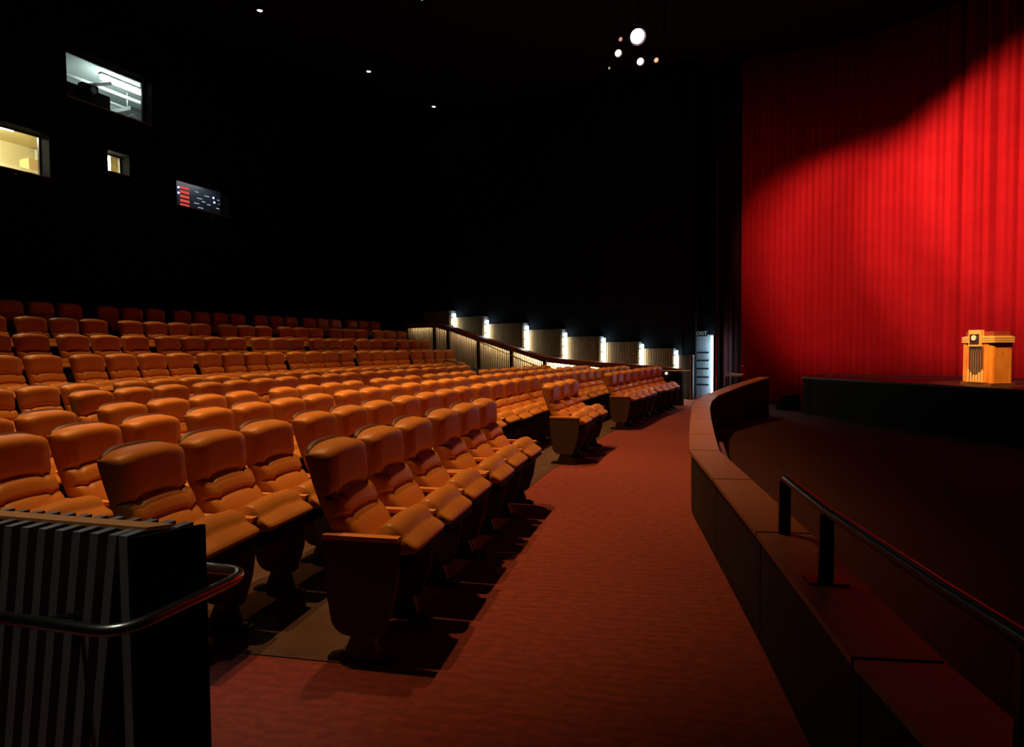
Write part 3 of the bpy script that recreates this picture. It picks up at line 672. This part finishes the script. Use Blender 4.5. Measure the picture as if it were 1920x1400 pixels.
def make_panshell():
    bm = nb(); prism_xz(bm, [(.20, .43), (.28, .44), (.42, .505), (.56, .535), (.575, .52), (.50, .455), (.36, .38), (.24, .36), (.19, .38)], -.225, .225)
    return finish(bm, 'seat_pan', BLACK, bevel=.012)
def make_arm():
    bm = nb(); box(bm, .10, .505, -.026, .026, .617, .640); return finish(bm, 'armrest', ARMW, bevel=.006)
def make_panel(th, name, m):
    out = [(.10, .615), (.505, .615), (.497, .46), (.47, .30), (.425, .165)]
    for k in range(1, 6): a = PI/2*k/5; out.append((.375+.05*math.cos(a), .165-.035*math.sin(a)))
    for k in range(0, 6): a = PI/2*k/5; out.append((.235-.10*math.sin(a)+0*.0, .13+.10*(1-math.cos(a))))
    out += [(.118, .33), (.108, .48)]
    bm = nb(); prism_xz(bm, out, -th, th); return finish(bm, name, m, bevel=.004)
def make_foot():
    bm = nb(); box(bm, .12, .47, -.029, .029, 0, .022); prism_xz(bm, [(.20, .022), (.40, .022), (.36, .14), (.25, .14)], -.024, .024)
    box(bm, .15, .19, -.02, .02, .022, .034); box(bm, .40, .44, -.02, .02, .022, .034)
    return finish(bm, 'foot', mat('foot_gloss', (.03, .027, .025), .22, metal=.2), bevel=.004)
M_CU, M_SH, M_PAN, M_PS, M_ARM, M_PNL, M_STD, M_FT = make_cushion(), make_shell(), make_pan(), make_panshell(), make_arm(), make_panel(.022, 'end_panel', FELT), make_panel(.016, 'side_panel', FELT), make_foot()
HW = .2825
ORD = ['first', 'second', 'third', 'fourth', 'fifth', 'sixth', 'seventh', 'eighth', 'ninth', 'tenth']
def make_seat(R, arcpos, z, first, last, label, group):
    a = (arcpos-.01)/R; p = pol(R+.045, a)
    t = empty('theatre_seat', (p.x, p.y, z), -a); tag(t, label, 'seat', group)
    link('back_cushion', M_CU, t); link('back_shell', M_SH, t)
    pc = link('seat_cushion', M_PAN, t); ps = link('seat_pan', M_PS, t)
    j = random.uniform(-.025, .03)
    for q in (pc, ps): q.rotation_euler = (0, -j, 0); q.location = (j*-.42*0, 0, j*-.2)
    for s, use in ((-1, True), (1, last)):
        if not use: continue
        ar = link('armrest', M_ARM, t); ar.location = (0, s*HW + (.0 if s < 0 else 0), 0)
        end = (s < 0 and first) or (s > 0 and last)
        pn = link('end_panel' if end else 'side_panel', M_PNL if end else M_STD, t); pn.location = (0, s*HW, 0)
        ft = link('foot', M_FT, t); ft.location = (0, s*HW, 0)
    return t
SPC = .565
# rows: radius, floor height, blocks of (arc position of first seat, number of seats)
ROWS = [
 (49.14, .006, [(10.42, 3), (12.16, 3), (16.08, 3), (19.95, 4), (22.30, 4)]),
 (50.08, .006, [(10.28, 3), (12.02, 3), (13.76, 4), (16.06, 4), (18.38, 4), (20.72, 4), (23.06, 4)]),
 (51.19, .006, [(10.68, 3), (12.46, 4), (14.80, 4), (17.14, 3), (18.92, 4), (21.27, 4), (23.62, 4)]),
 (52.40, .006, [(11.72, 2), (13.05, 4), (15.55, 4), (18.05, 3), (19.88, 4), (22.36, 4), (24.80, 3)]),
 (53.61, .066, [(14.12, 3), (15.90, 4), (18.24, 3), (20.02, 4), (22.38, 4)]),
 (54.92, .080, [(14.32, 3), (16.23, 4), (18.70, 4), (21.24, 4), (23.78, 4)]),
 (55.70, .462, [(15.22, 2), (16.44, 4), (18.79, 4), (21.15, 4), (23.53, 4), (25.89, 4)]),
 (56.64, .773, [(16.04, 2), (17.26, 3), (19.07, 4), (21.46, 3), (23.32, 3), (25.16, 3), (26.97, 3)]),
 (57.87, 1.094, [(17.21, 1), (17.87, 3), (19.76, 4), (22.21, 3), (24.10, 3), (26.00, 3), (27.94, 3)]),
 (59.14, 1.450, [(18.77, 3), (20.70, 3), (22.55, 4), (25.02, 3), (26.88, 3), (28.76, 3)]),
]
ROWN = ['front row', 'second row from the front', 'third row from the front', 'fourth row from the front', 'fifth row from the front', 'sixth row from the front',
        'seventh row from the front', 'eighth row from the front', 'ninth row from the front', 'dim tenth row']
for ri, (R, z, blocks) in enumerate(ROWS):
    nbk = len(blocks)
    for bi, (a0, cnt) in enumerate(blocks):
        for k in range(cnt):
            lab = 'orange leather seat, %s, %s block from left, %s seat of %s' % (ROWN[ri], ORD[bi], ORD[k], ['', 'one', 'two', 'three', 'four'][cnt])
            if cnt == 1: lab = 'orange leather seat, %s, %s block from left' % (ROWN[ri], ORD[bi])
            sp_c = .552 if (ri == 0 and bi < 2) or (ri == 1 and bi < 4) else SPC
            make_seat(R, a0 + k*sp_c, z, k == 0, k == cnt-1, lab, 'orange leather seats of the ' + ROWN[ri])

# ================================================================== VISIBLE LAMPS ON THE CEILING
DL = emis('downlight_glow', (1, .93, .80), 16)
dn = ['nearest and highest', 'middle', 'farthest and lowest']
def downlight(x, y, label, m, r=.075):
    o = empty('ceiling_downlight', (x, y, CEIL)); tag(o, label, 'ceiling light', 'ceiling downlights over the seats')
    bm = nb(); n = 20
    A = [[bm.verts.new((rr*math.cos(2*PI*k/n), rr*math.sin(2*PI*k/n), zz)) for k in range(n)] for rr, zz in ((r+.02, 0), (r+.02, -.11), (r+.006, -.11), (r+.006, 0))]
    for a, b in zip(A, A[1:]):
        for k in range(n): bm.faces.new((a[k], a[(k+1) % n], b[(k+1) % n], b[k]))
    link('lamp_ring', finish(bm, 'lamp_ring', BLACK), o)
    bm = nb(); tube(bm, [(0, 0, -.085), (0, 0, -.105)], r, 20); link('lamp_lens', finish(bm, 'lamp_lens', m), o)
for (x, y), t_ in zip(HOUSE, dn): downlight(x, y, 'round white ceiling downlight above the seats, %s of three in line' % t_, DL, .06)
downlight(-2.10, 15.75, 'round ceiling downlight cut by the top edge of the picture', DL, .06)
# stage lantern cluster on a truss
tz = 8.48
tr = empty('lighting_truss', (3.0, 15.4, 9.0)); tag(tr, 'black lighting pipe frame under the dark ceiling carrying the stage lanterns', 'truss')
bm = nb()
for a, b in (((-.9, -1.3, .0), (1.0, .8, .0)), ((-.7, -1.0, 0), (-.7, -1.0, 1.09)), ((.8, .6, 0), (.8, .6, 1.09))): tube(bm, [a, b], .025, 8)
link('pipe', finish(bm, 'pipe', BLACK), tr)
def lantern(x, y, z, r, col, st, label):
    o = empty('stage_lantern', (x, y, z)); tag(o, label, 'stage light', 'stage lanterns hanging above the aisle')
    d = (Vector((0, 0, CAMH)) - Vector((x, y, z))).normalized(); d = (d + Vector((.25, 0, -.25))).normalized()
    bm = nb(); tube(bm, [-d*.30, -d*.22, d*.02, d*.06], [r*.5, r*1.1, r*1.1, r*1.15], 16, caps=False); link('lantern_body', finish(bm, 'lantern_body', BLACK), o)
    bm = nb(); tube(bm, [-d*.01, d*.0], r, 16); link('lens', finish(bm, 'lens', emis('lantern_glow', col, st)), o)
    bm = nb(); tube(bm, [(r*1.1, 0, 0), (r*1.1, 0, r+.12), (-r*1.1, 0, r+.12), (-r*1.1, 0, 0)], .01, 6); tube(bm, [(0, 0, r+.12), (0, 0, CEIL-z)], .014, 6)
    link('yoke', finish(bm, 'yoke', BLACK), o)
lantern(2.85, 14.52, tz, .155, (1, .62, .80), 14, 'largest brightest pink white stage lantern of the hanging cluster')
lantern(2.55, 15.32, tz, .075, (1, .95, .72), 6, 'small yellow white stage lantern at left of the hanging cluster')
lantern(3.16, 15.77, tz, .080, (1, .70, .85), 7, 'small pinkish stage lantern directly below the brightest one')
lantern(3.53, 15.70, tz, .055, (1, .38, .20), 1.6, 'small dull orange stage lantern at right of the hanging cluster')
lantern(2.49, 14.64, tz, .045, (1, .35, .32), .8, 'faint reddish stage lantern just left of the brightest one')
lantern(2.46, 16.12, tz, .030, (.9, .8, .5), .6, 'faintest tiny stage lantern at lower left of the hanging cluster')
